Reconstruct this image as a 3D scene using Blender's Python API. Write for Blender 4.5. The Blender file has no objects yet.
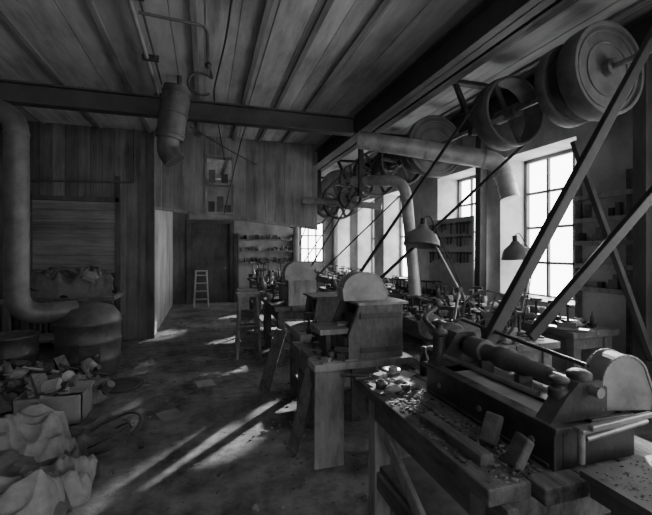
import bpy, math, random
from mathutils import Vector, Matrix, noise
R = random.Random(7)
pi = math.pi
S = bpy.context.scene

# ------------------------------------------------------------------ materials
def mat(name, base, rough=.8, metal=0., scale=6., contrast=.5, stretch=(1,1,1), bump=.3, dust=.0, plank=None, big=1.3, bd=.02):
    m = bpy.data.materials.new(name); m.use_nodes = True
    nt = m.node_tree; N = nt.nodes; L = nt.links
    b = N['Principled BSDF']; b.inputs['Roughness'].default_value = rough; b.inputs['Metallic'].default_value = metal
    tc = N.new('ShaderNodeTexCoord'); mp = N.new('ShaderNodeMapping'); mp.inputs['Scale'].default_value = stretch
    L.new(tc.outputs['Object'], mp.inputs['Vector'])
    n1 = N.new('ShaderNodeTexNoise'); n1.inputs['Scale'].default_value = scale; n1.inputs['Detail'].default_value = 10; n1.inputs['Roughness'].default_value = .7
    L.new(mp.outputs[0], n1.inputs['Vector'])
    n2 = N.new('ShaderNodeTexNoise'); n2.inputs['Scale'].default_value = big; n2.inputs['Detail'].default_value = 6
    L.new(tc.outputs['Object'], n2.inputs['Vector'])
    mx = N.new('ShaderNodeMath'); mx.operation = 'ADD'
    L.new(n1.outputs['Fac'], mx.inputs[0]); L.new(n2.outputs['Fac'], mx.inputs[1])
    mr = N.new('ShaderNodeMapRange'); mr.inputs['From Min'].default_value = .75; mr.inputs['From Max'].default_value = 1.25
    mr.inputs['To Min'].default_value = base*(1-contrast); mr.inputs['To Max'].default_value = base*(1+contrast)
    L.new(mx.outputs[0], mr.inputs['Value'])
    out = mr.outputs[0]
    if plank:
        ax, w, amt = plank
        sp = N.new('ShaderNodeSeparateXYZ'); L.new(tc.outputs['Object'], sp.inputs[0])
        dv = N.new('ShaderNodeMath'); dv.operation = 'DIVIDE'; dv.inputs[1].default_value = w; L.new(sp.outputs[ax], dv.inputs[0])
        fl = N.new('ShaderNodeMath'); fl.operation = 'FLOOR'; L.new(dv.outputs[0], fl.inputs[0])
        wn = N.new('ShaderNodeTexWhiteNoise'); wn.noise_dimensions = '1D'; L.new(fl.outputs[0], wn.inputs['W'])
        r2 = N.new('ShaderNodeMapRange'); r2.inputs['To Min'].default_value = 1-amt; r2.inputs['To Max'].default_value = 1+amt
        L.new(wn.outputs['Value'], r2.inputs['Value'])
        mm = N.new('ShaderNodeMath'); mm.operation = 'MULTIPLY'; L.new(out, mm.inputs[0]); L.new(r2.outputs[0], mm.inputs[1]); out = mm.outputs[0]
    if dust > 0:
        g = N.new('ShaderNodeNewGeometry'); s2 = N.new('ShaderNodeSeparateXYZ'); L.new(g.outputs['Normal'], s2.inputs[0])
        r3 = N.new('ShaderNodeMapRange'); r3.inputs['From Min'].default_value = .3; r3.inputs['From Max'].default_value = 1.; r3.inputs['To Max'].default_value = dust
        L.new(s2.outputs['Z'], r3.inputs['Value'])
        mu = N.new('ShaderNodeMath'); mu.operation = 'MULTIPLY'; L.new(r3.outputs[0], mu.inputs[0]); L.new(n1.outputs['Fac'], mu.inputs[1])
        ad = N.new('ShaderNodeMath'); ad.operation = 'ADD'; L.new(out, ad.inputs[0]); L.new(mu.outputs[0], ad.inputs[1]); out = ad.outputs[0]
        ra = N.new('ShaderNodeMath'); ra.operation = 'MULTIPLY_ADD'; ra.inputs[1].default_value = .5; ra.inputs[2].default_value = rough
        ra.use_clamp = True; L.new(r3.outputs[0], ra.inputs[0]); L.new(ra.outputs[0], b.inputs['Roughness'])
    cb = N.new('ShaderNodeCombineColor')
    for i in range(3): L.new(out, cb.inputs[i])
    L.new(cb.outputs[0], b.inputs['Base Color'])
    if bump:
        bp = N.new('ShaderNodeBump'); bp.inputs['Strength'].default_value = bump; bp.inputs['Distance'].default_value = bd
        L.new(n1.outputs['Fac'], bp.inputs['Height']); L.new(bp.outputs[0], b.inputs['Normal'])
    return m

M = dict(
 floor = mat('floor_concrete_dirt', .21, .8, 0, 7, .7, bump=.9, big=1.8, bd=.03),
 ceil = mat('ceiling_boards', .38, .85, 0, 4, .45, (2,.3,1), .3, plank=(0,.31,.15), big=.8),
 batten = mat('batten_wood', .18, .8, 0, 6, .4, (3,.3,3)),
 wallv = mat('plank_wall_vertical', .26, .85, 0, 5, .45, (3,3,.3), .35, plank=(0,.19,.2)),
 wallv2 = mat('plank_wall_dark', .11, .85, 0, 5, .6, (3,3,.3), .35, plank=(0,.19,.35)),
 wallp = mat('plank_wall_passage', .40, .85, 0, 5, .4, (3,3,.3), .35, plank=(1,.2,.2)),
 hboard = mat('horizontal_boards', .16, .85, 0, 5, .5, (.4,.4,4), .35, plank=(2,.16,.3)),
 plaster = mat('old_plaster', .42, .9, 0, 3, .4, bump=.25),
 plasterd = mat('sooty_plaster', .25, .9, 0, 3, .4, bump=.25),
 frame = mat('window_frame_paint', .10, .6, 0, 8, .3),
 beam = mat('beam_steel', .06, .6, .3, 5, .4, bump=.2, dust=.06),
 duct = mat('galvanised_duct', .34, .5, .3, 5, .5, bump=.15, dust=.15),
 ductd = mat('sooty_duct', .10, .5, .35, 6, .55, bump=.2, dust=.13),
 iron = mat('cast_iron', .045, .45, .4, 12, .6, bump=.35, dust=.2),
 steel = mat('worn_steel', .25, .45, .6, 9, .5, bump=.15, dust=.1),
 sheet = mat('sheet_metal_light', .27, .55, .1, 6, .5, bump=.12, dust=.08),
 wood = mat('bench_wood', .12, .8, 0, 7, .65, (4,.6,2), .6, dust=.22),
 top = mat('bench_top_greasy', .085, .8, 0, 9, .8, (3,.6,2), .8, dust=.22, big=4),
 wood2 = mat('raw_wood', .26, .8, 0, 6, .5, (3,3,.6), .45, dust=.12, big=2.5),
 woodd = mat('dark_wood', .07, .8, 0, 5, .5, (2,2,.5), .4, dust=.12),
 belt = mat('leather_belt', .03, .7, 0, 8, .4),
 pul = mat('wooden_pulley', .12, .7, 0, 6, .5, bump=.3, dust=.08),
 puld = mat('dark_pulley', .07, .6, .2, 6, .45, bump=.3, dust=.08),
 paper = mat('paper', .36, .9, 0, 6, .25, bump=.1),
 card = mat('cardboard', .38, .9, 0, 6, .3),
 cloth = mat('sack_cloth', .27, .95, 0, 14, .4, bump=.3, bd=.008),
 cloth2 = mat('dark_cloth', .12, .95, 0, 14, .4, bump=.3, bd=.008),
 black = mat('black_rubber', .02, .6, 0, 9, .3),
 enamel = mat('lamp_enamel', .12, .4, .2, 6, .4, dust=.2),
 rubble = mat('rubble', .18, .9, 0, 7, .6, bump=.5, dust=.08),
)

# ------------------------------------------------------------------ mesh builder
class MB:
    def __init__(s, name): s.name=name; s.v=[]; s.f=[]; s.mi=[]; s.sm=[]; s.mats=[]
    def add(s, vs, fs, m, smooth=False):
        if m not in s.mats: s.mats.append(m)
        k = s.mats.index(m); o = len(s.v)
        s.v += [tuple(x) for x in vs]
        for f in fs:
            s.f.append([i+o for i in f]); s.mi.append(k); s.sm.append(smooth)
        return s
    def box(s, c, d, m, rot=(0,0,0)):
        from mathutils import Euler
        e = Euler(rot).to_matrix(); c = Vector(c)
        vs = [c + e @ Vector((x*d[0]/2, y*d[1]/2, z*d[2]/2)) for x in (-1,1) for y in (-1,1) for z in (-1,1)]
        return s.add(vs, [(0,1,3,2),(4,6,7,5),(0,4,5,1),(2,3,7,6),(0,2,6,4),(1,5,7,3)], m)
    def bb(s, x0,x1,y0,y1,z0,z1, m): return s.box(((x0+x1)/2,(y0+y1)/2,(z0+z1)/2),(abs(x1-x0),abs(y1-y0),abs(z1-z0)),m)
    def beam(s, p, q, w, h, m, up=(0,0,1)):
        p=Vector(p); q=Vector(q); t=(q-p).normalized(); up=Vector(up)
        if abs(t.dot(up))>.98: up=Vector((0,1,0))
        a=t.cross(up).normalized(); b=a.cross(t).normalized()
        vs=[c+a*x*w/2+b*y*h/2 for c in (p,q) for x in (-1,1) for y in (-1,1)]
        return s.add(vs,[(0,1,3,2),(4,6,7,5),(0,4,5,1),(2,3,7,6),(0,2,6,4),(1,5,7,3)],m)
    def ring(s, c, a, b, r, n): return [c+a*math.cos(2*pi*i/n)*r+b*math.sin(2*pi*i/n)*r for i in range(n)]
    def frame_(s, t):
        t=t.normalized(); u=Vector((0,0,1)) if abs(t.z)<.9 else Vector((0,1,0))
        a=t.cross(u).normalized(); return a, t.cross(a).normalized()
    def cyl(s, p, q, r, m, r2=None, n=20):
        p=Vector(p); q=Vector(q); r2 = r if r2 is None else r2; a,b=s.frame_(q-p)
        vs=s.ring(p,a,b,r,n)+s.ring(q,a,b,r2,n)
        s.add(vs,[(i,(i+1)%n,n+(i+1)%n,n+i) for i in range(n)],m,True)
        s.add(vs[:n],[tuple(range(n))[::-1]],m); s.add(vs[n:],[tuple(range(n))],m); return s
    def lathe(s, c, ax, prof, m, n=28, closed=False):
        c=Vector(c); ax=Vector(ax).normalized(); a,b=s.frame_(ax); vs=[]
        for r,h in prof: vs+=s.ring(c+ax*h,a,b,max(r,.0005),n)
        k=len(prof); fs=[]
        for j in range(k if closed else k-1):
            j2=(j+1)%k
            fs+=[(j*n+i,j*n+(i+1)%n,j2*n+(i+1)%n,j2*n+i) for i in range(n)]
        return s.add(vs,fs,m,True)
    def tube(s, pts, r, m, n=14, fil=.15, rings=False):
        P=[Vector(p) for p in pts]; path=[P[0]]
        for i in range(1,len(P)-1):
            f=min(fil,(P[i]-P[i-1]).length*.49,(P[i+1]-P[i]).length*.49)
            A=P[i]+(P[i-1]-P[i]).normalized()*f; B=P[i]+(P[i+1]-P[i]).normalized()*f
            for k in range(7):
                t=k/6; path.append(A*(1-t)**2+P[i]*2*t*(1-t)+B*t*t)
        path.append(P[-1]); t0=(path[1]-path[0]).normalized(); a,b=s.frame_(t0); vs=[]
        for i,p in enumerate(path):
            t=(path[min(i+1,len(path)-1)]-path[max(i-1,0)]).normalized()
            a=(a-t*a.dot(t)).normalized(); b=t.cross(a)
            vs+=s.ring(p,a,b,r,n)
        k=len(path)
        s.add(vs,[(j*n+i,j*n+(i+1)%n,(j+1)*n+(i+1)%n,(j+1)*n+i) for j in range(k-1) for i in range(n)],m,True)
        s.add(vs[:n],[tuple(range(n))[::-1]],m); s.add(vs[-n:],[tuple(range(n))],m)
        if rings:
            for i in range(len(P)-1):
                L=(P[i+1]-P[i]).length; t=(P[i+1]-P[i]).normalized(); k=max(1,int(L/.9))
                for j in range(k+1):
                    p=P[i]+t*(fil+(L-2*fil)*j/k) if L>2*fil else P[i]+t*L/2
                    s.cyl(p-t*.012,p+t*.012,r*1.07,m,n=n)
        return s
    def prism(s, poly, off, m, smooth=False):
        n=len(poly); off=Vector(off); vs=[Vector(p) for p in poly]; vs2=[p+off for p in vs]
        s.add(vs+vs2,[(i,(i+1)%n,n+(i+1)%n,n+i) for i in range(n)],m,smooth)
        s.add(vs,[tuple(range(n))[::-1]],m); s.add(vs2,[tuple(range(n))],m); return s
    def blob(s, c, d, m, amp=.25, fr=2.5, seg=14, seed=0, smooth=True):
        c=Vector(c); vs=[]; rg=seg//2
        for j in range(rg+1):
            th=pi*j/rg
            for i in range(seg):
                ph=2*pi*i/seg
                u=Vector((math.sin(th)*math.cos(ph),math.sin(th)*math.sin(ph),math.cos(th)))
                k=1+amp*noise.noise(u*fr+Vector((seed,seed*1.7,0)))*1.6
                vs.append(c+Vector((u.x*d[0]*k,u.y*d[1]*k,u.z*d[2]*k)))
        return s.add(vs,[(j*seg+i,j*seg+(i+1)%seg,(j+1)*seg+(i+1)%seg,(j+1)*seg+i) for j in range(rg) for i in range(seg)],m,smooth)
    def heap(s, x0,x1,y0,y1,z0,h,m,n=60,fr=3.,fold=.5,seed=0,soft=False):
        vs=[];fs=[]
        for j in range(n+1):
            for i in range(n+1):
                u=i/n*2-1; v=j/n*2-1; x=x0+(x1-x0)*i/n; y=y0+(y1-y0)*j/n
                w=noise.noise(Vector((x*2,y*2,seed)))*.5
                e=max(0,1-(abs(u)**2.2+abs(v)**2.2)*(1+w))
                q=Vector((x,y,seed+3.3))
                wv=Vector((noise.noise(q*2),noise.noise(q*2.3+Vector((5,5,5))),0))
                if soft:
                    ph=(x*math.cos(seed)+y*math.sin(seed))*fr*5+wv.x*9
                    f1=.5+.5*math.sin(ph); f2=1-abs(noise.noise(q*fr*1.3+wv*2.2))*2.2; f3=1-abs(noise.noise(q*fr*3.1+wv*3))*2.
                    g=.45*f1**1.5+.37*f2+.18*f3
                    z=z0+h*min(1,e*2.6)**.6*((1-fold)*(1+1.1*noise.noise(q*2.6))+fold*g)
                else:
                    ridge=1-abs(noise.noise(q*fr+wv*1.6))*2.4
                    r2=1-abs(noise.noise(q*fr*2.3+wv*2))*2
                    z=z0+h*min(1,e*2.2)**.7*(1-fold+fold*(.75*ridge+.25*r2))*(.75+.5*noise.noise(q*1.5))
                if e<=0: z=z0
                vs.append((x,y,max(z,z0+.001)))
        for j in range(n):
            for i in range(n):
                a=j*(n+1)+i
                if max(vs[a][2],vs[a+1][2],vs[a+n+1][2],vs[a+n+2][2])>z0+.004: fs.append((a,a+1,a+n+2,a+n+1))
        return s.add(vs,fs,m,True)
    def done(s, bevel=0., origin=True, solid=0.):
        me=bpy.data.meshes.new(s.name); 
        used=sorted({i for f in s.f for i in f}); mp={o:i for i,o in enumerate(used)}
        V=[Vector(s.v[i]) for i in used]; F=[[mp[i] for i in f] for f in s.f]
        o=Vector((0,0,0))
        if origin:
            o=Vector(((min(v.x for v in V)+max(v.x for v in V))/2,(min(v.y for v in V)+max(v.y for v in V))/2,min(v.z for v in V)))
        me.from_pydata([v-o for v in V],[],F)
        for m in s.mats: me.materials.append(m)
        for p,k,q in zip(me.polygons,s.mi,s.sm): p.material_index=k; p.use_smooth=q
        me.update(); ob=bpy.data.objects.new(s.name,me); ob.location=o; S.collection.objects.link(ob)
        if bevel:
            md=ob.modifiers.new('b','BEVEL'); md.width=bevel; md.segments=2; md.limit_method='ANGLE'; md.angle_limit=.9
        return ob

CH=3.75; YB=7.7; YF=12.3; XR=4.05; XO=4.55
# ------------------------------------------------------------------ room shell
b=MB('floor'); b.bb(-3.5,4.6,-4,YF+.2,-.1,0,M['floor']); b.done(origin=False)
b=MB('ceiling')
b.bb(-3.5,4.6,-4,YF+.2,CH+.03,CH+.1,M['ceil'])
w=.31
for i in range(-12,16):
    b.bb(i*w+.004,(i+1)*w-.004,-4,YF,CH+R.uniform(-.003,.004),CH+.03,M['ceil'])
b.done(origin=False)
for i,x in enumerate([-2.6,-1.75,-.95,-.1,.53,1.02,1.48,2.9,3.6]):
    b=MB('trim_%d'%(i+1)); b.bb(x-.03,x+.03,-4,YF-.01,CH-.035,CH-.004,M['batten']); b.done(.004,origin=False)

def planks_y(b, x0,x1,y,z0f,z1,m,w=.19,th=.03,z0g=None):
    i0=math.floor(x0/w); i1=math.ceil(x1/w)
    for i in range(i0,i1):
        a=max(x0,i*w+.003); c=min(x1,(i+1)*w-.003)
        if c-a<.01: continue
        yo=R.uniform(-.004,.004); za=z0f(a); zc=z0f(c)
        b.prism([(a,y+yo,za),(c,y+yo,zc),(c,y+yo,z1),(a,y+yo,z1)],(0,th,0),m)
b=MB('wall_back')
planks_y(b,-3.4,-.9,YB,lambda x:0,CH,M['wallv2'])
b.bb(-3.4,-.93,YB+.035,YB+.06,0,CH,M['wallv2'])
hz=lambda x:2.38-.33*(x+.9)/3.1
for seg in ((-.9,.04,None),(.5,2.2,None)):
    planks_y(b,seg[0],seg[1],YB,hz,CH,M['wallv'])
planks_y(b,.04,.5,YB,lambda x:3.38,CH,M['wallv'])
b.prism([(-.9,YB-.02,hz(-.9)-.04),(2.2,YB-.02,hz(2.2)-.04),(2.2,YB-.02,hz(2.2)+.01),(-.9,YB-.02,hz(-.9)+.01)],(0,.07,0),M['wood2'])
b.bb(-1.0,-.88,YB-.02,YB+.1,0,CH,M['woodd'])
b.done(origin=False)
b=MB('window_1')
for z in (2.3,2.85,3.38): b.bb(.0,.54,YB-.03,YB+.2,z-.02,z+.02,M['wood2'])
for x in (.02,.52): b.bb(x-.02,x+.02,YB-.03,YB+.2,2.3,3.38,M['wood2'])
b.done(.003,origin=False)
pb=MB('stored_crates')
for x,z,h,m in ((.12,2.325,.2,'woodd'),(.28,2.325,.3,'wood'),(.42,2.325,.14,'iron'),(.13,2.875,.25,'wood'),(.36,2.875,.18,'woodd')): pb.bb(x-.06,x+.06,YB+.03,YB+.17,z,z+h,M[m])
pb.done(.003)
b=MB('wall_passage')
i=0; y=YB+.1
while y<YF:
    b.bb(-.95+R.uniform(-.004,.004),-.9,y+.003,min(y+.197,YF),0,CH,M['wallp']); y+=.2
b.done(origin=False)
b=MB('wall_left'); b.bb(-3.5,-3.4,-4,YF+.2,0,CH,M['plasterd']); b.done(origin=False)
b=MB('wall_far')
b.bb(-3.4,-.45,YF,YF+.15,0,CH,M['wallv2']); b.bb(.78,2.95,YF,YF+.15,0,CH,M['plasterd'])
b.bb(-.45,.78,YF,YF+.15,2.45,CH,M['plasterd'])
b.bb(2.95,3.75,YF,YF+.15,0,1.2,M['plasterd']); b.bb(2.95,3.75,YF,YF+.15,2.5,CH,M['plasterd']); b.bb(3.75,XO,YF,YF+.15,0,CH,M['plasterd'])
b.done(origin=False)
rear_fill_wins=[(-.3,.9),(1.6,2.8)]  # unseen openings behind the camera, added to let in fill light
b=MB('wall_rear')
b.bb(-3.5,XO,-4.15,-4,0,.93,M['plasterd']); b.bb(-3.5,XO,-4.15,-4,2.9,CH,M['plasterd'])
x=-3.5
for a,c in rear_fill_wins: b.bb(x,a,-4.15,-4,.93,2.9,M['plasterd']); x=c
b.bb(x,XO,-4.15,-4,.93,2.9,M['plasterd'])
b.done(origin=False)
for k,(a,c) in enumerate(rear_fill_wins):  # frames and portals of the added fill windows, out of view
    b=MB('window_%d'%(20+k))
    for x in (a+.025,(2*a+c)/3,(a+2*c)/3,c-.025): b.bb(x-.02,x+.02,-4.12,-4.06,.93,2.9,M['frame'])
    for z in (.95,1.42,1.9,2.4,2.88): b.bb(a,c,-4.11,-4.07,z-.02,z+.02,M['frame'])
    b.done(origin=False)
    l=bpy.data.lights.new('window_portal','AREA'); l.shape='RECTANGLE'; l.size=c-a; l.size_y=1.97; l.cycles.is_portal=True
    o=bpy.data.objects.new('window_portal_%d'%(20+k),l); o.location=((a+c)/2,-4.16,1.915); o.rotation_euler=(pi/2,0,0); S.collection.objects.link(o)
b=MB('door_1')
b.bb(-.52,-.4,YF-.05,YF-.002,0,2.5,M['woodd']); b.bb(.73,.85,YF-.05,YF-.002,0,2.5,M['woodd']); b.bb(-.4,.73,YF-.05,YF-.002,2.4,2.5,M['woodd'])
b.bb(-.449,.779,YF+.04,YF+.1,0,2.449,M['woodd'])
for z in (.3,1.2,2.1): b.bb(-.38,.7,YF+.01,YF+.04,z-.06,z+.06,M['woodd'])
b.cyl((.6,YF-.02,1.05),(.6,YF+.04,1.05),.025,M['steel'])
b.done(.004,origin=False)

WZ0,WZ1=.93,2.9
wins=[(-2.6,-1.4),(-.8,.4),(1.0,2.15),(3.42,4.62),(5.1,6.2),(7.3,8.45),(9.0,10.1),(10.7,11.8)]
b=MB('wall_right')
b.bb(XR,XO,-4,YF+.2,0,WZ0,M['plaster']); b.bb(XR,XO,-4,YF+.2,WZ1,CH,M['plaster'])
y=-4
for a,c in wins:
    b.bb(XR,XO,y,a,WZ0,WZ1,M['plaster']); y=c
b.bb(XR,XO,y,YF+.2,WZ0,WZ1,M['plaster'])
b.done(origin=False)
def window(k,a,c,z0=WZ0,z1=WZ1,cols=3,rows=4):
    b=MB('window_%d'%k); x=XO-.08
    f=.05
    b.bb(x,x+.06,a,a+f,z0,z1,M['frame']); b.bb(x,x+.06,c-f,c,z0,z1,M['frame'])
    b.bb(x,x+.06,a,c,z0,z0+f,M['frame']); b.bb(x,x+.06,a,c,z1-f,z1,M['frame'])
    for i in range(1,cols):
        y=a+(c-a)*i/cols; b.bb(x+.01,x+.05,y-.018,y+.018,z0,z1,M['frame'])
    for j in range(1,rows):
        z=z0+(z1-z0)*j/rows; b.bb(x+.01,x+.05,a,c,z-.018,z+.018,M['frame'])
    b.bb(XR-.02,x,a+.01,c-.01,z0-.0,z0+.03,M['wood2'])
    b.done(.004,origin=False)
    l=bpy.data.lights.new('window_portal','AREA'); l.shape='RECTANGLE'; l.size=(z1-z0); l.size_y=(c-a); l.cycles.is_portal=True
    o=bpy.data.objects.new('window_portal_%d'%k,l); o.location=(XO+.01,(a+c)/2,(z0+z1)/2)
    o.rotation_euler=(0,pi/2,0); S.collection.objects.link(o)
for k,(a,c) in enumerate(wins): window(k+2,a,c)
b=MB('window_10')
for x in (2.98,3.22,3.48,3.72): b.bb(x-.02,x+.02,YF+.05,YF+.1,1.2,2.5,M['frame'])
for z in (1.22,1.64,2.07,2.48): b.bb(2.95,3.75,YF+.05,YF+.1,z-.02,z+.02,M['frame'])
b.done(.004,origin=False)

# ------------------------------------------------------------------ steel beams
def ibeam(name,p,q,h,fw,m):
    p=Vector(p);q=Vector(q); b=MB(name)
    b.beam(p+Vector((0,0,h/2)),q+Vector((0,0,h/2)),.02,h,m)
    b.beam(p+Vector((0,0,.01)),q+Vector((0,0,.01)),fw,.02,m); b.beam(p+Vector((0,0,h-.01)),q+Vector((0,0,h-.01)),fw,.02,m)
    return b.done(.003,origin=False)
ibeam('steel_beam',(-3.4,5.5,3.33),(2.13,5.5,3.33),.25,.16,M['beam'])
ibeam('steel_beam',(2.24,-4,3.33),(2.24,YF,3.33),.3,.18,M['beam'])
ibeam('steel_beam',(2.55,-4,3.42),(2.55,YF,3.42),.3,.12,M['beam'])
ibeam('steel_beam',(3.85,-4,3.4),(3.85,YF,3.4),.3,.16,M['beam'])

# ------------------------------------------------------------------ line shaft & pulleys
SX,SZ=3.3,3.15
def pulley(name,x,y,z,r,w,m,spokes=6,disc=False,par=None):
    b=MB(name)
    t=.03
    b.lathe((x,y-w/2,z),(0,1,0),[(r,0),(r*1.01,w/2),(r,w),(r-t,w),(r-t,0)],m,n=40,closed=True)
    b.lathe((x,y-w/2-.03,z),(0,1,0),[(.025,0),(.075,0),(.075,w+.06),(.025,w+.06)],m,n=20,closed=True)
    if disc:
        for yy in (y-w*.35,y+w*.35):
            b.lathe((x,yy,z),(0,1,0),[(.07,0),(r-t*.5,0),(r-t*.5,.015),(.07,.015)],m,n=40,closed=True)
        for k in (.55,.8): b.lathe((x,y-w*.35-.01,z),(0,1,0),[(r*k,0),(r*k+.02,0),(r*k+.02,.012),(r*k,.012)],m,n=40,closed=True)
    else:
        for i in range(spokes):
            a=2*pi*i/spokes+y; d=Vector((math.cos(a),0,math.sin(a)))
            c=Vector((x,y,z)); b.beam(c+d*.05,c+d*(r-.01),.05,.03,m,up=(0,1,0))
    return b.done(.003)
b=MB('line_shaft'); b.cyl((SX,.6,SZ),(SX,12.2,SZ),.024,M['steel'])
for y in (1.7,4.25,6.6,8.8,11):
    b.bb(SX-.05,SX+.05,y-.04,y+.04,SZ-.08,SZ+.08,M['iron'])
    b.beam((SX-.03,y,SZ+.05),(SX-.28,y,CH-.01),.06,.05,M['iron'],up=(0,1,0)); b.beam((SX+.03,y,SZ+.05),(SX+.28,y,CH-.01),.06,.05,M['iron'],up=(0,1,0))
    b.bb(SX-.34,SX+.34,y-.05,y+.05,CH-.05,CH-.003,M['iron'])
b.done(.003)
pulley('belt_pulley',SX,2.55,SZ,.40,.18,M['pul'],disc=True)
pulley('belt_pulley',SX,2.85,SZ,.38,.1,M['pul'],disc=True)
pulley('belt_pulley',SX,3.65,SZ,.39,.24,M['pul'],4)
pulley('belt_pulley',SX,5.14,SZ,.46,.12,M['pul'],disc=True)
pulley('belt_pulley',SX,5.6,SZ,.3,.15,M['puld'],6)
pulley('belt_pulley',SX,6.2,SZ,.42,.18,M['puld'],6)
pulley('belt_pulley',SX,7.3,SZ,.45,.18,M['puld'],6)
pulley('belt_pulley',SX,8.3,SZ,.42,.16,M['puld'],6)
pulley('belt_pulley',SX,9.5,SZ,.5,.2,M['pul'],disc=True)
pulley('belt_pulley',SX,10.5,SZ,.4,.2,M['puld'],6)
b=MB('countershaft'); b.cyl((2.5,6.0,2.55),(2.5,12.0,2.55),.02,M['steel'])
for y in (6.1,8.6,11.6):
    b.bb(2.46,2.54,y-.03,y+.03,2.5,3.415,M['iron'])
b.done(.003)
for y,r in ((6.6,.22),(7.2,.34),(8.0,.26),(9.0,.36),(10,.3),(11,.34)): pulley('countershaft_pulley',2.5,y,2.55,r,.12,M['puld'],6)

def belt(name,c1,r1,c2,r2,w=.08,m=None):
    m=m or M['belt']; b=MB(name); c1=Vector(c1);c2=Vector(c2); d=(c2-c1); n=Vector((d.z,0,-d.x)).normalized()
    for s in (-1,1):
        p=c1+n*r1*s; q=c2+n*r2*s
        a=Vector((0,w/2,0)); t=n*.005
        vs=[p-a-t,p+a-t,p+a+t,p-a+t,q-a-t,q+a-t,q+a+t,q-a+t]
        b.add(vs,[(0,1,2,3),(4,7,6,5),(0,4,5,1),(1,5,6,2),(2,6,7,3),(3,7,4,0)],m)
    for c,r,sg in ((c1,r1,-1),(c2,r2,1)):
        dn=d.normalized()*sg; pts=[]
        for k in range(13):
            a=pi*k/12; pts.append(n*math.cos(a)*r+dn*math.sin(a)*r)
        for k in range(12):
            b.beam(c+pts[k],c+pts[k+1],w,.01,m,up=tuple((pts[k]+pts[k+1]).normalized()))
    return b.done()
belt('drive_belt',(SX,3.65,SZ),.4,(1.4,3.63,1.15),.07,.07)
belt('drive_belt',(SX,6.2,SZ),.43,(1.6,6.1,1.15),.07,.07)
belt('drive_belt',(SX,7.3,SZ),.46,(2.5,7.2,2.55),.35,.07)
belt('drive_belt',(2.5,8.0,2.55),.27,(1.7,7.9,1.1),.07,.06)
def brace(name,p,q,w,h,m=None):
    b=MB(name); b.beam(p,q,w,h,m or M['woodd'],up=(0,1,0)); return b.done(.005)
brace('diagonal_brace',(1.47,1.8,1.06),(3.42,2.14,3.42),.07,.05,M['belt'])
brace('diagonal_brace',(2.2,2.22,.98),(4.04,2.1,2.72),.075,.05,M['belt'])
brace('diagonal_brace',(3.86,2.5,.6),(3.4,2.9,2.65),.05,.05)
brace('wooden_post',(3.92,4.9,0),(3.92,4.86,3.39),.12,.12)
brace('wooden_post',(3.9,2.6,0),(3.9,2.6,3.39),.12,.12)

# ------------------------------------------------------------------ ducts
b=MB('exhaust_duct'); b.tube([(2.1,5.22,3.18),(3.86,4.42,2.82),(3.93,4.3,2.3)],.125,M['duct'],n=24,fil=.2,rings=True); b.done()
b=MB('exhaust_duct'); b.tube([(2.45,6.3,2.78),(3.0,5.5,2.7),(3.07,5.3,.9)],.09,M['duct'],n=20,fil=.3,rings=True); b.done()
b=MB('exhaust_duct'); b.tube([(1.8,7.3,2.56),(3.1,6.55,2.4)],.06,M['duct'],n=20,rings=True); b.done()
b=MB('exhaust_duct'); b.tube([(1.5,6.6,.83),(1.5,6.6,2.0)],.05,M['duct'],n=16); b.done()
b=MB('hanging_flue')
b.cyl((-.32,5.15,3.6),(-.42,5.2,2.98),.165,M['ductd'],n=28); b.tube([(-.42,5.2,3.0),(-.45,5.22,2.85),(-.36,5.2,2.7)],.13,M['ductd'],n=24,fil=.1)
for k in (.1,.5,.9):
    p=Vector((-.32,5.15,3.6)).lerp(Vector((-.42,5.2,2.98)),k); b.cyl(p,p+Vector((-.004,0,-.025)),.175,M['ductd'],n=28)
b.cyl((-.3,5.15,3.58),(-.3,5.15,CH),.03,M['ductd'])
b.done()
b=MB('stove_pipe'); b.tube([(-3.39,5.3,3.17),(-2.03,5.25,3.17),(-2.03,5.25,.86),(-1.5,5.5,.86)],.12,M['ductd'],n=28,fil=.26,rings=True); b.done()
b=MB('oil_drum_stove'); c=(-1.4,5.6,0)
b.lathe(c,(0,0,1),[(0,.05),(.32,.05),(.35,.08),(.36,.24),(.375,.26),(.36,.28),(.36,.46),(.375,.48),(.36,.50),(.36,.68),(.38,.70),(.36,.73),(.35,.78),(.28,.88),(.12,.94),(0,.95)],M['ductd'],n=40)
for a in (.5,2.1,3.7,5.3): b.bb(c[0]+.27*math.cos(a)-.03,c[0]+.27*math.cos(a)+.03,c[1]+.27*math.sin(a)-.03,c[1]+.27*math.sin(a)+.03,0,.08,M['iron'])
b.box((c[0]+.1,c[1]-.36,.35),(.22,.04,.2),M['iron'],(0,0,.2)); b.cyl((c[0]+.18,c[1]-.42,.35),(c[0]+.18,c[1]-.36,.35),.015,M['steel'])
b.done()
b=MB('metal_barrel'); c=(-2.1,5.25,0)
b.lathe(c,(0,0,1),[(0,.002),(.27,.002),(.28,.03),(.27,.22),(.285,.24),(.27,.26),(.27,.42),(.285,.44),(.27,.46),(.27,.62),(.285,.64),(.26,.65),(.26,.6),(0,.6)],M['iron'],n=36); b.done()
b=MB('drum_lid'); b.lathe((-.95,5.1,0),(0,0,1),[(0,.002),(.24,.002),(.25,.012),(.24,.03),(.2,.02),(0,.022)],M['iron'],n=32); b.done()

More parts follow.
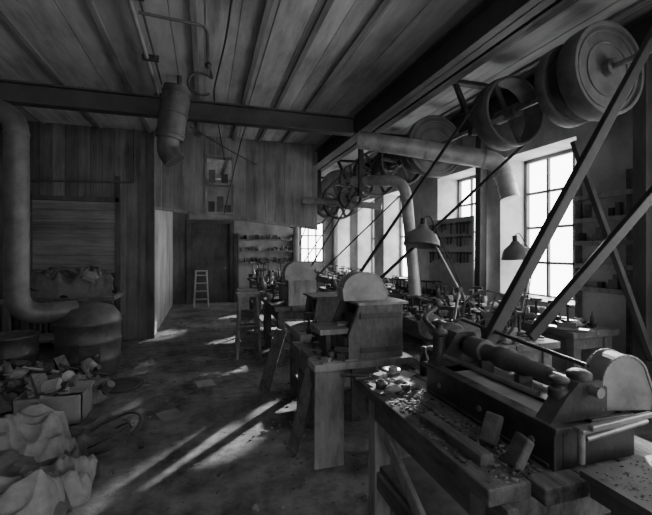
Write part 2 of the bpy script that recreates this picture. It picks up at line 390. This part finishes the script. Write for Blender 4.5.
# ------------------------------------------------------------------ left side
b=MB('cast_iron_radiator')
for i in range(12):
    x=-2.95+i*.08
    for yy in (7.42,7.54): b.cyl((x,yy,.1),(x,yy,.82),.03,M['ductd'],n=12)
    b.blob((x,7.48,.84),(.034,.1,.05),M['ductd'],0,1,seg=12); b.blob((x,7.48,.1),(.034,.1,.05),M['ductd'],0,1,seg=12)
b.bb(-2.95,-2.9,7.43,7.53,0,.1,M['ductd']); b.bb(-2.12,-2.07,7.43,7.53,0,.1,M['ductd'])
b.done()
b=MB('scrap_table'); b.bb(-2.75,-1.3,6.55,7.3,.84,.9,M['wood'])
for x in (-2.68,-1.37):
    for y in (6.62,7.22): b.bb(x-.04,x+.04,y-.04,y+.04,0,.84,M['woodd'])
b.bb(-2.68,-1.37,6.6,6.64,.7,.84,M['woodd']); b.bb(-2.68,-1.37,6.64,7.2,.25,.29,M['wood']); b.done(.005)
b=MB('junk_pile'); b.heap(-2.7,-1.35,6.58,7.28,.9,.42,M['cloth2'],n=70,fr=4,fold=.6,seed=4,soft=True)
for i in range(44):
    x=R.uniform(-2.5,-1.5); y=R.uniform(6.7,7.15); z=R.uniform(1.0,1.27)
    if i%2: b.blob((x,y,z),(R.uniform(.06,.14),R.uniform(.05,.1),R.uniform(.04,.08)),R.choice([M['cloth'],M['cloth2'],M['rubble']]),.6,3,seg=20,seed=i)
    else: b.box((x,y,z),(R.uniform(.1,.35),R.uniform(.04,.2),R.uniform(.01,.06)),R.choice([M['wood'],M['ductd'],M['iron']]),(R.uniform(-.6,.6),R.uniform(-.6,.6),R.uniform(0,3)))
b.tube([(-2.2,6.7,1.1),(-2.1,6.7,1.33),(-1.85,6.75,1.3),(-1.8,6.8,1.05)],.025,M['ductd'],n=10)
b.done()
b=MB('boarded_panel')
for i in range(8): b.bb(-2.75,-1.5,YB-.035-R.uniform(0,.01),YB-.008,1.2+i*.155,1.2+i*.155+.15,M['hboard'])
b.bb(-2.82,-2.74,YB-.05,YB-.008,.9,2.6,M['woodd']); b.bb(-1.51,-1.43,YB-.05,YB-.008,.0,2.9,M['woodd']); b.bb(-2.8,-1.45,YB-.05,YB-.008,2.44,2.52,M['woodd'])
b.done(.004)
b=MB('conduit_pipe'); b.tube([(-2.9,YB-.06,2.75),(-1.2,YB-.06,2.8),(-1.2,YB-.06,CH-.01)],.018,M['ductd'],n=8,fil=.06); b.done()

b=MB('cardboard_box'); x0,x1,y0,y1=-1.62,-1.08,4.1,4.45; 
b.bb(x0,x1,y0,y0+.01,.0,.27,M['card']); b.bb(x0,x1,y1-.01,y1,.0,.27,M['card']); b.bb(x0,x0+.01,y0,y1,0,.27,M['card']); b.bb(x1-.01,x1,y0,y1,0,.27,M['card']); b.bb(x0,x1,y0,y1,.0,.01,M['card'])
for i in range(18): b.box((R.uniform(x0+.1,x1-.1),R.uniform(y0+.08,y1-.08),R.uniform(.2,.36)),(R.uniform(.08,.26),R.uniform(.04,.15),R.uniform(.01,.05)),R.choice([M['card'],M['wood'],M['iron'],M['paper']]),(R.uniform(-.7,.7),R.uniform(-.7,.7),R.uniform(0,3)))
b.done()
b=MB('scrap_heap'); b.heap(-2.6,-1.0,4.48,4.96,.0,.36,M['rubble'],n=60,fr=5,seed=9)
for i in range(130):
    x=R.uniform(-2.5,-1.0); y=R.uniform(4.52,4.9); e=1-((x+1.75)/.9)**2*.6; z=R.uniform(.1,.42)*e
    k=i%4
    if k==0: b.box((x,y,z),(R.uniform(.08,.4),R.uniform(.03,.1),R.uniform(.008,.04)),R.choice([M['wood2'],M['wood'],M['card'],M['iron']]),(R.uniform(-.6,.6),R.uniform(-.6,.6),R.uniform(0,3)))
    elif k==1: b.blob((x,y,z),(R.uniform(.04,.13),R.uniform(.04,.1),R.uniform(.03,.07)),R.choice([M['rubble'],M['cloth'],M['cloth2'],M['iron']]),.7,3.4,seg=20,seed=i)
    elif k==2: b.cyl((x,y,z),(x+R.uniform(-.1,.1),y+R.uniform(-.1,.1),z+R.uniform(.02,.14)),R.uniform(.02,.06),R.choice([M['steel'],M['iron'],M['duct']]),n=14)
    else: b.tube([(x,y,z),(x+R.uniform(-.15,.15),y,z+.08),(x+R.uniform(-.2,.2),y+R.uniform(-.1,.1),z+.02)],.009,M['iron'],n=6,fil=.05)
b.done()
b=MB('sack_pile')
b.heap(-2.1,-.78,2.35,3.75,.0,.30,M['cloth2'],n=170,fr=2.6,fold=.62,seed=2,soft=True)
b.heap(-1.75,-.85,3.0,3.62,.0,.38,M['cloth'],n=150,fr=3.4,fold=.66,seed=5.4,soft=True)
b.heap(-1.6,-.8,2.3,2.95,.0,.34,M['cloth'],n=150,fr=3.6,fold=.66,seed=12.2,soft=True)
b.heap(-1.3,-.7,2.75,3.2,.0,.24,M['cloth'],n=110,fr=4.4,fold=.66,seed=8.2,soft=True)
b.heap(-1.5,-.62,3.4,3.95,.0,.15,M['cloth2'],n=90,fr=4,fold=.6,seed=6,soft=True)
b.done()
b=MB('wire_hoop'); pts=[( -.72+.2*math.cos(a),3.6+.22*math.sin(a),.1+.08*math.sin(a+1)) for a in [2*pi*k/20 for k in range(21)]]
b.tube(pts,.008,M['iron'],n=6,fil=.02)
pts=[( -.75+.16*math.cos(a),3.55+.18*math.sin(a),.1+.08*math.sin(a+2)) for a in [2*pi*k/20 for k in range(21)]]
b.tube(pts,.007,M['iron'],n=6,fil=.02); b.done()
b=MB('floor_litter')
for i in range(1300):
    x=R.uniform(-2.2,1.1) if i%3 else R.gauss(.75,.2); y=R.uniform(1.5,9.5); s=R.uniform(.004,.018)*(1 if i%14 else 2.4)
    if i%3: b.box((x,y,s*.2),(s*R.uniform(1,3.5),s,s*.35),R.choice([M['wood2'],M['rubble'],M['wood'],M['iron']]),(0,0,R.uniform(0,3)))
    else: b.blob((x,y,s*.35),(s,s*.8,s*.5),M['rubble'],.4,3,seg=6,seed=i)
b.done()
b=MB('paper_scrap')
for x,y,s,a in ((-.32,4.05,.2,.4),(-.22,4.0,.16,1.2),(.0,4.9,.2,.2),(-.05,6.0,.2,.9),(.42,5.2,.16,.5)):
    vs=[];n=6
    for j in range(n+1):
        for i in range(n+1):
            u=(i/n-.5)*s; v=(j/n-.5)*s*1.3; vs.append((x+u*math.cos(a)-v*math.sin(a),y+u*math.sin(a)+v*math.cos(a),.006+.012*abs(noise.noise(Vector((u*14,v*14,x))))))
    b.add(vs,[(j*(n+1)+i,j*(n+1)+i+1,(j+1)*(n+1)+i+1,(j+1)*(n+1)+i) for j in range(n) for i in range(n)],M['card'],True)
b.done()

b=MB('step_ladder')
for sx in (-.17,.17):
    b.beam((-.1+sx*1.15,11.45,0),(-.1+sx*.85,11.7,1.0),.035,.06,M['card']); b.beam((-.1+sx*1.1,12.0,0),(-.1+sx*.8,11.72,.98),.025,.04,M['card'])
for k in range(1,5):
    b.bb(-.27,.07,11.4+.06*k,11.5+.06*k,k*.22-.014,k*.22+.014,M['card'])
b.bb(-.27,.07,11.6,11.78,.99,1.02,M['card']); b.done(.003)

# ------------------------------------------------------------------ benches and clutter
def clutter(name,x0,x1,y0,y1,z,n,big=1.,tall=.25,seed=1,chips=60):
    r=random.Random(seed); b=MB(name); ms=[M['iron'],M['steel'],M['wood2'],M['wood'],M['sheet'],M['iron'],M['iron'],M['ductd'],M['woodd']]
    for i in range(n):
        k=r.randint(0,8); x=r.uniform(x0,x1); y=r.uniform(y0,y1); m=r.choice(ms); s=big*r.uniform(.5,1.2); a=r.uniform(0,3)
        if k==0: h=.05*s; b.box((x,y,z+h/2),(.12*s,.08*s,h),m,(0,0,a))
        elif k==1: h=tall*r.uniform(.3,.7); b.lathe((x,y,z),(0,0,1),[(0,0),(.03*s,0),(.032*s,h*.6),(.012*s,h*.8),(.012*s,h),(0,h)],m,n=14)
        elif k==2: b.cyl((x,y,z+.012),(x+.2*s*math.cos(a),y+.2*s*math.sin(a),z+.014),.011,m,n=8)
        elif k==3: b.lathe((x,y,z),(0,0,1),[(0,0),(.045*s,0),(.045*s,.09*s),(.04*s,.09*s),(.04*s,.02),(0,.02)],m,n=18)
        elif k==4: b.box((x,y,z+.012),(.3*s,.06*s,.022),m,(0,0,a))
        elif k==5: b.lathe((x,y,z),(0,0,1),[(.02,0),(.08*s,0),(.085*s,.02),(.08*s,.035),(.02,.035)],m,n=22,closed=True)
        elif k==6:
            b.box((x,y,z+.04*s),(.08*s,.08*s,.08*s),M['iron'],(0,0,a)); b.cyl((x,y,z+.08*s),(x,y,z+tall*.7),.012,M['iron'],n=8); b.box((x,y,z+tall*.7),(.14*s,.04,.03),M['iron'],(0,0,a))
        elif k==7: b.blob((x,y,z+.03*s),(.08*s,.06*s,.035*s),r.choice([M['cloth'],M['rubble'],M['cloth2']]),.5,3,seg=12,seed=i)
        else: b.box((x,y,z+.005),(.2*s,.15*s,.006),M['paper'] if i%2 else M['card'],(0,0,a))
    for i in range(chips):
        s=r.uniform(.004,.014); x=r.uniform(x0,x1); y=r.uniform(y0,y1); b.box((x,y,z+s*.3),(s*r.uniform(1,4),s,s*.5),r.choice([M['wood2'],M['rubble'],M['iron']]),(0,0,r.uniform(0,3)))
    return b.done()
def bench(name,x0,x1,y0,y1,z,th=.06,leg=.09,m=None,shelf=True):
    m=m or M['wood']; b=MB(name); k=max(2,int((x1-x0)/.2)); w=(x1-x0)/k
    for i in range(k): b.bb(x0+i*w+.002,x0+(i+1)*w-.002,y0-R.uniform(0,.02),y1+R.uniform(0,.02),z-th,z+R.uniform(-.003,.003),m)
    for x in (x0+.05+leg/2,x1-.05-leg/2):
        for y in (y0+.08,y1-.08): b.bb(x-leg/2,x+leg/2,y-leg/2,y+leg/2,0,z-th,M['wood'])
    for x in (x0+.06,x1-.08): b.bb(x,x+.03,y0+.05,y1-.05,z-th-.14,z-th,M['wood'])
    for y in (y0+.06,y1-.09): b.bb(x0+.06,x1-.06,y,y+.03,z-th-.12,z-th,M['wood'])
    if shelf:
        for i in range(k): b.bb(x0+.08+i*(w-.03),x0+.07+(i+1)*(w-.03),y0+.05,y1-.05,.22,.25,m)
    return b.done(.006)
b=MB('workbench'); 
for i,(a,c) in enumerate(((.9,1.08),(1.085,1.28),(1.285,1.5),(1.505,1.78))):
    b.bb(a,c,1.04-R.uniform(0,.03)+(.04 if i==0 else 0),2.3+R.uniform(0,.04),.74,.8+R.uniform(-.004,.0),M['top'])
for x,y in ((1.0,1.2),(1.0,2.15),(1.68,1.2),(1.68,2.15)): b.bb(x-.05,x+.05,y-.05,y+.05,0,.74,M['wood2'])
b.bb(.95,1.0,1.05,2.25,.6,.74,M['wood']); b.bb(1.66,1.7,1.05,2.25,.6,.74,M['wood'])
b.bb(.97,1.7,1.12,1.16,.58,.74,M['wood']); b.bb(.96,1.72,2.14,2.18,.2,.34,M['wood']); b.bb(.96,1.0,1.2,2.2,.2,.3,M['wood'])
b.beam((.98,1.25,.1),(.98,2.1,.6),.03,.08,M['wood2'])
b.bb(.98,1.7,1.2,2.2,.3,.33,M['woodd'])
b.done(.008)
TY=.28
b=MB('trestle_bench')
b.bb(.75,1.55,2.42+TY,2.62+TY,.72,.77,M['wood2']); b.bb(.77,1.5,2.63+TY,2.9+TY,.72,.77,M['wood']); b.bb(.75,1.55,2.91+TY,3.2+TY,.72,.77,M['wood'])
b.prism([(.76,2.46+TY,0),(.99,2.46+TY,0),(1.0,2.5+TY,.72),(.78,2.5+TY,.72)],(0,.035,0),M['wood2'])
b.prism([(1.3,2.46+TY,0),(1.5,2.46+TY,0),(1.48,2.5+TY,.72),(1.3,2.5+TY,.72)],(0,.035,0),M['wood2'])
b.prism([(.78,3.12+TY,0),(.98,3.12+TY,0),(.98,3.1+TY,.72),(.8,3.1+TY,.72)],(0,.035,0),M['wood'])
b.prism([(1.3,3.12+TY,0),(1.5,3.12+TY,0),(1.48,3.1+TY,.72),(1.3,3.1+TY,.72)],(0,.035,0),M['wood'])
b.bb(.78,.82,2.5+TY,3.12+TY,.58,.72,M['wood']); b.beam((.66,2.75+TY,.01),(.8,2.65+TY,.7),.03,.09,M['wood'])
b.done(.004)
def grinder_hood(b,x,y,z,w,h,t,m=None,rot=0.):
    m=m or M['sheet']; pts=[(x-w/2,z),(x-w/2-.01,z+h*.45)]
    for k in range(15):
        a=pi-pi*.78*k/14; pts.append((x-w*.02+w*.48*math.cos(a),z+h*.45+h*.55*math.sin(a)))
    pts+= [(x+w*.55,z+h*.25),(x+w*.5,z)]
    c=math.cos(rot); s_=math.sin(rot)
    P=[(x+(px-x)*c,y+(px-x)*s_,pz) for px,pz in pts]
    off=Vector((-s_*t,c*t,0))
    b.prism(P,off,m)
    Q=[Vector(p) for p in P]
    for sgn,base in ((-1,Vector((0,0,0))),(1,off)):
        for i in range(len(Q)-1):
            b.beam(Q[i]+base,Q[i+1]+base,.01,.01,m)
b=MB('boxed_grinder'); G=.2
b.prism([(1.03,2.55+G,.77),(1.48,2.55+G,.77),(1.48,2.55+G,1.18),(1.12,2.55+G,1.18),(1.03,2.55+G,.96)],(0,.04,0),M['wood'])
b.prism([(1.03,2.95+G,.77),(1.48,2.95+G,.77),(1.48,2.95+G,1.18),(1.12,2.95+G,1.18),(1.03,2.95+G,.96)],(0,.04,0),M['wood'])
b.bb(1.44,1.48,2.59+G,2.95+G,.77,1.18,M['wood2']); b.bb(1.08,1.44,2.57+G,2.97+G,.84,.88,M['woodd']); b.bb(1.03,1.07,2.59+G,2.95+G,.77,.93,M['wood2'])
b.bb(1.1,1.52,2.53+G,3.0+G,1.18,1.2,M['wood2'])
for z in (.84,1.1): b.bb(1.12,1.46,2.535+G,2.55+G,z-.02,z+.02,M['woodd'])
b.cyl((1.0,2.75+G,1.0),(1.42,2.75+G,1.0),.03,M['steel']); b.cyl((1.1,2.75+G,1.0),(1.14,2.75+G,1.0),.1,M['iron'])
b.bb(.82,1.06,2.6+G,2.9+G,.96,1.0,M['wood2']); b.bb(.88,.92,2.65+G,2.85+G,.77,.96,M['iron'])
grinder_hood(b,1.22,2.68+G,1.2,.36,.22,.14)
b.done(.003)
clutter('tool_clutter',.8,1.0,2.75,3.4,.772,16,.7,.12,3)

bench('workbench',.85,1.7,3.58,4.3,.8,m=M['wood2']); 
b=MB('boxed_grinder'); G=-.16
b.prism([(1.05,4.0+G,.81),(1.45,4.0+G,.81),(1.45,4.0+G,1.1),(1.1,4.0+G,1.1)],(0,.05,0),M['wood']); b.prism([(1.05,4.38+G,.81),(1.45,4.38+G,.81),(1.45,4.38+G,1.1),(1.1,4.38+G,1.1)],(0,.05,0),M['wood'])
b.bb(1.41,1.45,4.05+G,4.38+G,.81,1.1,M['wood']); b.cyl((1.1,4.2+G,1.0),(1.4,4.2+G,1.0),.05,M['iron']); b.bb(1.05,1.45,4.0+G,4.43+G,1.1,1.12,M['wood'])
b.done(.003)
clutter('tool_clutter',.9,1.65,3.62,3.78,.805,22,.9,.26,11)
bench('workbench',.9,1.8,5.25,6.5,.82,m=M['wood'])
b=MB('boxed_grinder')
b.bb(1.1,1.5,5.3,5.65,.825,1.18,M['wood2']); grinder_hood(b,1.28,5.35,1.18,.42,.26,.2); b.bb(1.02,1.1,5.35,5.6,.9,1.1,M['iron']); b.cyl((1.0,5.5,1.12),(1.55,5.5,1.12),.02,M['steel'])
b.done(.003)
clutter('tool_clutter',.95,1.75,5.8,6.45,.825,50,1.,.35,12)
bench('workbench',.95,1.9,6.9,8.3,.85); clutter('tool_clutter',1.0,1.85,6.95,8.25,.855,70,1.3,.5,13)
bench('workbench',1.1,2.0,9.0,10.8,.85); clutter('tool_clutter',1.15,1.95,9.0,10.7,.855,70,1.4,.6,14)
def stool(name,x,y,h):
    b=MB(name); b.bb(x-.17,x+.17,y-.17,y+.17,h-.04,h,M['wood2'])
    for sx in (-1,1):
        for sy in (-1,1): b.beam((x+sx*.17,y+sy*.17,0),(x+sx*.12,y+sy*.12,h-.04),.035,.035,M['wood2'])
        b.beam((x+sx*.155,y-.155,.3),(x+sx*.155,y+.155,.3),.025,.03,M['wood']); b.beam((x-.155,y+sx*.155,.45),(x+.155,y+sx*.155,.45),.025,.03,M['wood'])
    return b.done(.003)
stool('wooden_stool',.62,6.0,.95); stool('wooden_stool',.72,7.1,.9)
b=MB('wooden_plank'); b.beam((.62,4.35,.03),(.8,4.25,.72),.03,.12,M['wood']); b.done(.003)
bench('workbench',2.2,2.9,2.6,4.6,.82); clutter('tool_clutter',2.25,2.85,2.65,4.55,.825,110,1.,.3,21)
bench('workbench',2.2,2.85,5.7,7.6,.85); clutter('tool_clutter',2.25,2.8,5.75,7.5,.855,90,1.2,.4,22)
bench('long_workbench',3.22,3.8,2.75,7.8,.84,shelf=True); clutter('tool_clutter',3.26,3.72,2.85,7.6,.845,210,1.1,.32,23)
bench('long_workbench',3.2,3.9,8.4,11.8,.84); clutter('tool_clutter',3.25,3.8,8.5,11.7,.845,80,1.3,.4,24)
clutter('tool_clutter',.93,1.15,1.98,2.28,.803,20,.7,.07,31,160)
b=MB('bench_shavings'); r=random.Random(8)
for i in range(520):
    s=r.uniform(.003,.012); x=r.uniform(.92,1.18); y=r.uniform(1.1,2.3); b.box((x,y,.801+s*.3),(s*r.uniform(1,3),s,s*.5),r.choice([M['wood2'],M['rubble'],M['iron'],M['steel']]),(0,0,r.uniform(0,3)))
b.done()
b=MB('paper_sheets')
for x,y,a in ((1.0,2.2,.3),(1.12,2.12,.8),(.98,2.02,.1),(1.2,2.22,.5)): b.box((x,y,.808+x*.002),(.15,.1,.002),M['paper'],(0,0,a))
b.box((.95,2.8,.775),(.28,.14,.006),M['paper'],(0,0,.1))
b.done()
b=MB('tool_board')
b.bb(3.86,3.89,4.98,6.2,.9,2.12,M['card'])
for z in (1.55,1.8,2.02):
    b.bb(3.83,3.86,5.0,6.15,z-.015,z+.015,M['woodd'])
    for k in range(13):
        y=5.05+k*.085; h=R.uniform(.08,.18); b.bb(3.82,3.835,y,y+R.uniform(.01,.04),z-h,z+.02,R.choice([M['iron'],M['steel'],M['iron']]))
b.bb(3.87,3.93,5.0,5.06,0,.9,M['woodd']); b.bb(3.87,3.93,6.1,6.16,0,.9,M['woodd'])
b.done()
b=MB('shelf_rack')
for z in (1.15,1.4,1.65,1.9,2.15): b.bb(3.97,4.04,2.75,3.38,z,z+.05,M['wood2'])
for y in (2.78,3.34): b.bb(3.98,4.045,y,y+.04,.0,2.4,M['wood'])
for k in range(10): 
    z=R.choice((1.2,1.45,1.7,1.95)); y=R.uniform(2.82,3.28); b.bb(3.98,4.03,y,y+.05,z,z+R.uniform(.06,.15),R.choice([M['iron'],M['wood'],M['wood']]))
b.done(.003)
b=MB('tool_shelf')
for z in (1.2,1.55,1.9):
    b.bb(.95,2.7,YF-.2,YF-.01,z,z+.03,M['wood'])
    for k in range(22):
        x=R.uniform(1.0,2.6); h=R.uniform(.04,.15); m=R.choice([M['iron'],M['iron'],M['wood'],M['steel']])
        if k%2: b.cyl((x,YF-.12,z+.03),(x,YF-.12,z+.03+h),R.uniform(.02,.04),m,n=10)
        else: b.bb(x,x+R.uniform(.03,.08),YF-.18,YF-.06,z+.03,z+.03+h,m)
for x in (.95,2.67): b.bb(x,x+.04,YF-.2,YF-.01,0,2.1,M['wood'])
b.done()

# ------------------------------------------------------------------ foreground machine (belt driven bench lathe)
b=MB('belt_driven_lathe'); I=M['iron']; T=M['steel']
b.bb(1.2,1.24,1.1,1.95,.801,.95,I); b.bb(1.24,1.6,1.1,1.14,.801,.95,I); b.bb(1.24,1.6,1.91,1.95,.801,.95,I); b.bb(1.56,1.6,1.14,1.91,.801,.95,I)
b.bb(1.24,1.56,1.14,1.91,.81,.86,I); b.bb(1.185,1.25,1.08,1.97,.94,.965,I); b.bb(1.38,1.6,1.1,1.95,.94,.965,I)
b.bb(1.25,1.38,1.2,1.8,.93,.95,M['card'])
for y in (1.2,1.5,1.82): b.cyl((1.192,y,.875),(1.2,y,.875),.014,T,n=6)
b.bb(1.19,1.2,1.12,1.93,.801,.82,I)
b.prism([(1.2,1.86,.96),(1.56,1.86,.96),(1.5,1.86,1.06),(1.45,1.86,1.14),(1.34,1.86,1.14),(1.28,1.86,1.06)],(0,.09,0),I)
b.cyl((1.25,1.9,.96),(1.25,1.9,1.12),.035,I); b.lathe((1.25,1.9,1.12),(0,0,1),[(.03,0),(.045,.01),(.045,.03),(.02,.045),(.02,.07),(.028,.08),(.0,.095)],I)
b.prism([(1.2,1.12,.96),(1.56,1.12,.96),(1.5,1.12,1.05),(1.45,1.12,1.1),(1.34,1.12,1.1),(1.28,1.12,1.05)],(0,.07,0),I)
b.lathe((1.3,1.17,1.04),(0,0,1),[(.04,0),(.04,.03),(.028,.035),(.028,.05),(.036,.055),(.036,.07),(0,.08)],I)
b.lathe((1.4,1.17,1.1),(0,0,1),[(.045,0),(.045,.02),(.03,.03),(0,.035)],I)
b.cyl((1.4,1.08,1.07),(1.4,2.05,1.07),.02,T)
b.lathe((1.4,1.3,1.07),(0,1,0),[(.02,0),(.03,0),(.035,.01),(.035,.12),(.045,.13),(.045,.22),(.055,.23),(.055,.30),(.04,.32),(.04,.4),(.06,.4),(.06,.52),(.02,.52)],M['ductd'],n=32)
b.lathe((1.4,1.98,1.07),(0,1,0),[(.02,0),(.09,0),(.1,.01),(.1,.03),(.09,.04),(.02,.04)],I,n=32)
for y in (1.45,1.7): b.bb(1.36,1.44,y-.015,y+.015,.96,1.03,I)
b.cyl((1.28,1.25,1.02),(1.25,1.85,1.02),.012,T); b.cyl((1.5,1.15,1.12),(1.55,2.1,1.16),.01,I); b.cyl((1.52,1.18,.99),(1.52,1.9,.99),.018,T)
b.tube([(1.3,1.95,1.1),(1.22,2.02,1.2),(1.36,2.08,1.26)],.014,I,n=10,fil=.04)
b.blob((1.36,2.08,1.27),(.03,.03,.03),I,0)
b.box((1.32,1.03,.98),(.2,.04,.016),T,(0,0,.05)); b.box((1.42,1.02,.99),(.34,.02,.02),T,(0,.02,.1)); b.cyl((1.23,1.02,.87),(1.23,1.02,.99),.012,T); b.cyl((1.25,1.02,.95),(1.6,1.06,.95),.01,T)
b.done(.004)
b=MB('grinder_hood'); grinder_hood(b,1.56,1.1,.98,.2,.21,.1,M['sheet'],-.25); b.bb(1.52,1.6,1.12,1.2,.8,1.0,I); b.done(.003)
b=MB('machine_side_table'); b.bb(1.2,1.85,.78,1.0,.84,.862,M['ductd']); b.bb(1.22,1.82,.8,.98,.78,.84,M['woodd'])
for x in (1.25,1.75): b.bb(x-.03,x+.03,.85,.91,0,.78,M['woodd'])
b.bb(1.22,1.8,.86,.9,.5,.6,M['wood'])
r=random.Random(5)
for i in range(300):
    s=r.uniform(.001,.004); b.blob((r.uniform(1.22,1.8),r.uniform(.8,.98),.862+s*.4),(s*1.5,s,s*.6),M['rubble'],.4,3,seg=6,seed=i)
b.done(.002)
b=MB('wood_block'); b.box((1.12,1.33,.87),(.035,.07,.12),M['wood'],(0,.5,.3)); b.done(.008)
b=MB('wood_block'); b.box((1.1,1.16,.865),(.035,.08,.11),M['wood'],(0,.45,-.2)); b.done(.008)
b=MB('timber_offcut'); b.box((.985,1.4,.825),(.06,.4,.04),M['top'],(0,0,.05)); b.done(.006)
b=MB('bottle'); b.lathe((1.34,2.2,.803),(0,0,1),[(0,0),(.03,0),(.03,.1),(.012,.14),(.012,.18),(0,.18)],I,n=18); b.done()
b=MB('bench_grinder'); b.bb(1.62,1.8,2.38,2.6,0,.82,M['woodd']); b.bb(1.58,1.86,2.36,2.65,.82,.86,I); b.cyl((1.7,2.38,1.0),(1.7,2.62,1.0),.07,I); b.bb(1.64,1.76,2.42,2.55,.86,1.0,I)
b.cyl((1.7,2.26,1.0),(1.7,2.75,1.0),.015,T); b.cyl((1.7,2.27,1.0),(1.7,2.32,1.0),.13,M['rubble'],n=32); b.cyl((1.7,2.68,1.0),(1.7,2.72,1.0),.1,M['rubble'],n=32); b.done(.003)
b=MB('handwheel'); b.lathe((2.25,2.7,1.05),(.5,1,0),[(.2,0),(.22,0),(.22,.02),(.2,.02)],I,n=36,closed=True); b.cyl((2.25,2.7,1.05),(2.3,2.8,1.05),.04,I)
for k in range(5):
    a=2*pi*k/5; ax=Vector((.5,1,0)).normalized(); u=ax.cross(Vector((0,0,1))).normalized(); p=Vector((2.255,2.71,1.05)); b.beam(p,p+(u*math.cos(a)+Vector((0,0,1))*math.sin(a))*.205,.02,.012,I)
b.bb(2.26,2.32,2.76,2.82,.82,1.07,I); b.done(.002)

# ------------------------------------------------------------------ lamps
def task_lamp(name,sh,j,base,r=.125,tilt=(0,0,-1)):
    b=MB(name); sh=Vector(sh); ax=Vector(tilt).normalized()
    b.lathe(sh,ax,[(.0,-.02),(.03,-.02),(.04,.0),(r*.5,.02),(r*.78,.05),(r*.95,.095),(r,.13),(r,.14),(r*.97,.135),(r*.9,.095),(r*.74,.055),(r*.45,.028),(.02,.02)],M['enamel'],n=32)
    b.cyl(sh-ax*.07,sh-ax*.01,.022,M['black'])
    b.blob(sh+ax*.08,(.03,.03,.04),M['paper'],0)
    b.tube([sh-ax*.04,Vector(j)],.009,M['steel'],n=8); b.tube([Vector(j),Vector(base)+Vector((0,0,.12))],.011,M['steel'],n=8)
    b.cyl(Vector(j)-Vector((0,.02,0)),Vector(j)+Vector((0,.02,0)),.02,I)
    b.cyl(Vector(base),Vector(base)+Vector((0,0,.13)),.014,I); b.lathe(base,(0,0,1),[(0,0),(.06,0),(.06,.012),(.02,.03),(0,.03)],I,n=20)
    b.tube([sh-ax*.07,sh-ax*.1+Vector((.05,0,0)),Vector(j)+Vector((.03,0,.02)),Vector(base)+Vector((.03,0,.05))],.004,M['black'],n=6,fil=.08)
    return b.done()
task_lamp('articulated_lamp',(1.58,2.62,1.77),(1.83,2.52,1.3),(1.68,2.4,.86),r=.135,tilt=(-.15,-.1,-1))
task_lamp('articulated_lamp',(2.66,2.85,1.66),(2.85,2.85,1.5),(2.8,2.95,.825),tilt=(.1,0,-1))

# ------------------------------------------------------------------ ceiling fittings
b=MB('ceiling_conduit'); b.tube([(-.6,-3,CH-.07),(-.6,6.6,CH-.07)],.022,M['duct'],n=8); b.tube([(-.52,-3,CH-.06),(-.52,5.3,CH-.06)],.012,M['ductd'],n=8)
for k in range(8): b.bb(-.65,-.48,-2+k*1.1,-1.97+k*1.1,CH-.1,CH-.036,M['iron'])
b.done()
b=MB('ceiling_conduit'); b.tube([(-.55,3.7,CH-.1),(.02,3.75,CH-.1),(.03,3.76,3.2)],.014,M['ductd'],n=8,fil=.08); b.done()
b=MB('hanging_hook'); pts=[(.03+.12*math.cos(a)-.06,3.76,3.12+.1*math.sin(a)) for a in [pi*.2+1.5*pi*k/14 for k in range(15)]]; b.tube([(.03,3.76,3.3)]+pts,.012,I,n=8,fil=.03); b.blob((.03,3.76,3.3),(.03,.03,.04),I,0); b.done()
b=MB('ceiling_cable'); b.tube([(.25,1.5,CH-.06),(.2,4.0,CH-.06),(.1,5.3,3.65),(.35,7.6,3.3)],.01,M['black'],n=6,fil=.3); b.done()
b=MB('ceiling_cable'); b.tube([(-.2,5.7,3.3),(.4,6.5,3.2),(.95,7.6,3.25)],.01,M['black'],n=6,fil=.3); b.done()
b=MB('ceiling_rod'); b.tube([(.6,5.7,3.5),(.6,6.9,3.5),(.35,7.6,2.3)],.012,M['ductd'],n=6,fil=.1); b.done()

# ------------------------------------------------------------------ light
W=bpy.data.worlds.new('overcast_sky'); S.world=W; W.use_nodes=True
bg=W.node_tree.nodes['Background']; bg.inputs[0].default_value=(1,1,1,1); bg.inputs[1].default_value=5.
l=bpy.data.lights.new('sun','SUN'); l.energy=8; l.angle=.045; l.color=(1,1,1)
o=bpy.data.objects.new('sun',l); o.rotation_euler=Vector((-1,-1.08,-.56)).to_track_quat('-Z','Y').to_euler(); o.location=(10,12,8); S.collection.objects.link(o)

cam=bpy.data.cameras.new('camera'); co=bpy.data.objects.new('camera',cam); S.collection.objects.link(co)
co.location=(0,0,1.6); co.rotation_euler=(pi/2,0,-math.radians(17.2)); cam.sensor_width=36; cam.lens=21.59; cam.shift_y=-.0115; cam.clip_start=.05
S.camera=co
S.view_settings.view_transform='AgX'; S.view_settings.exposure=1.05
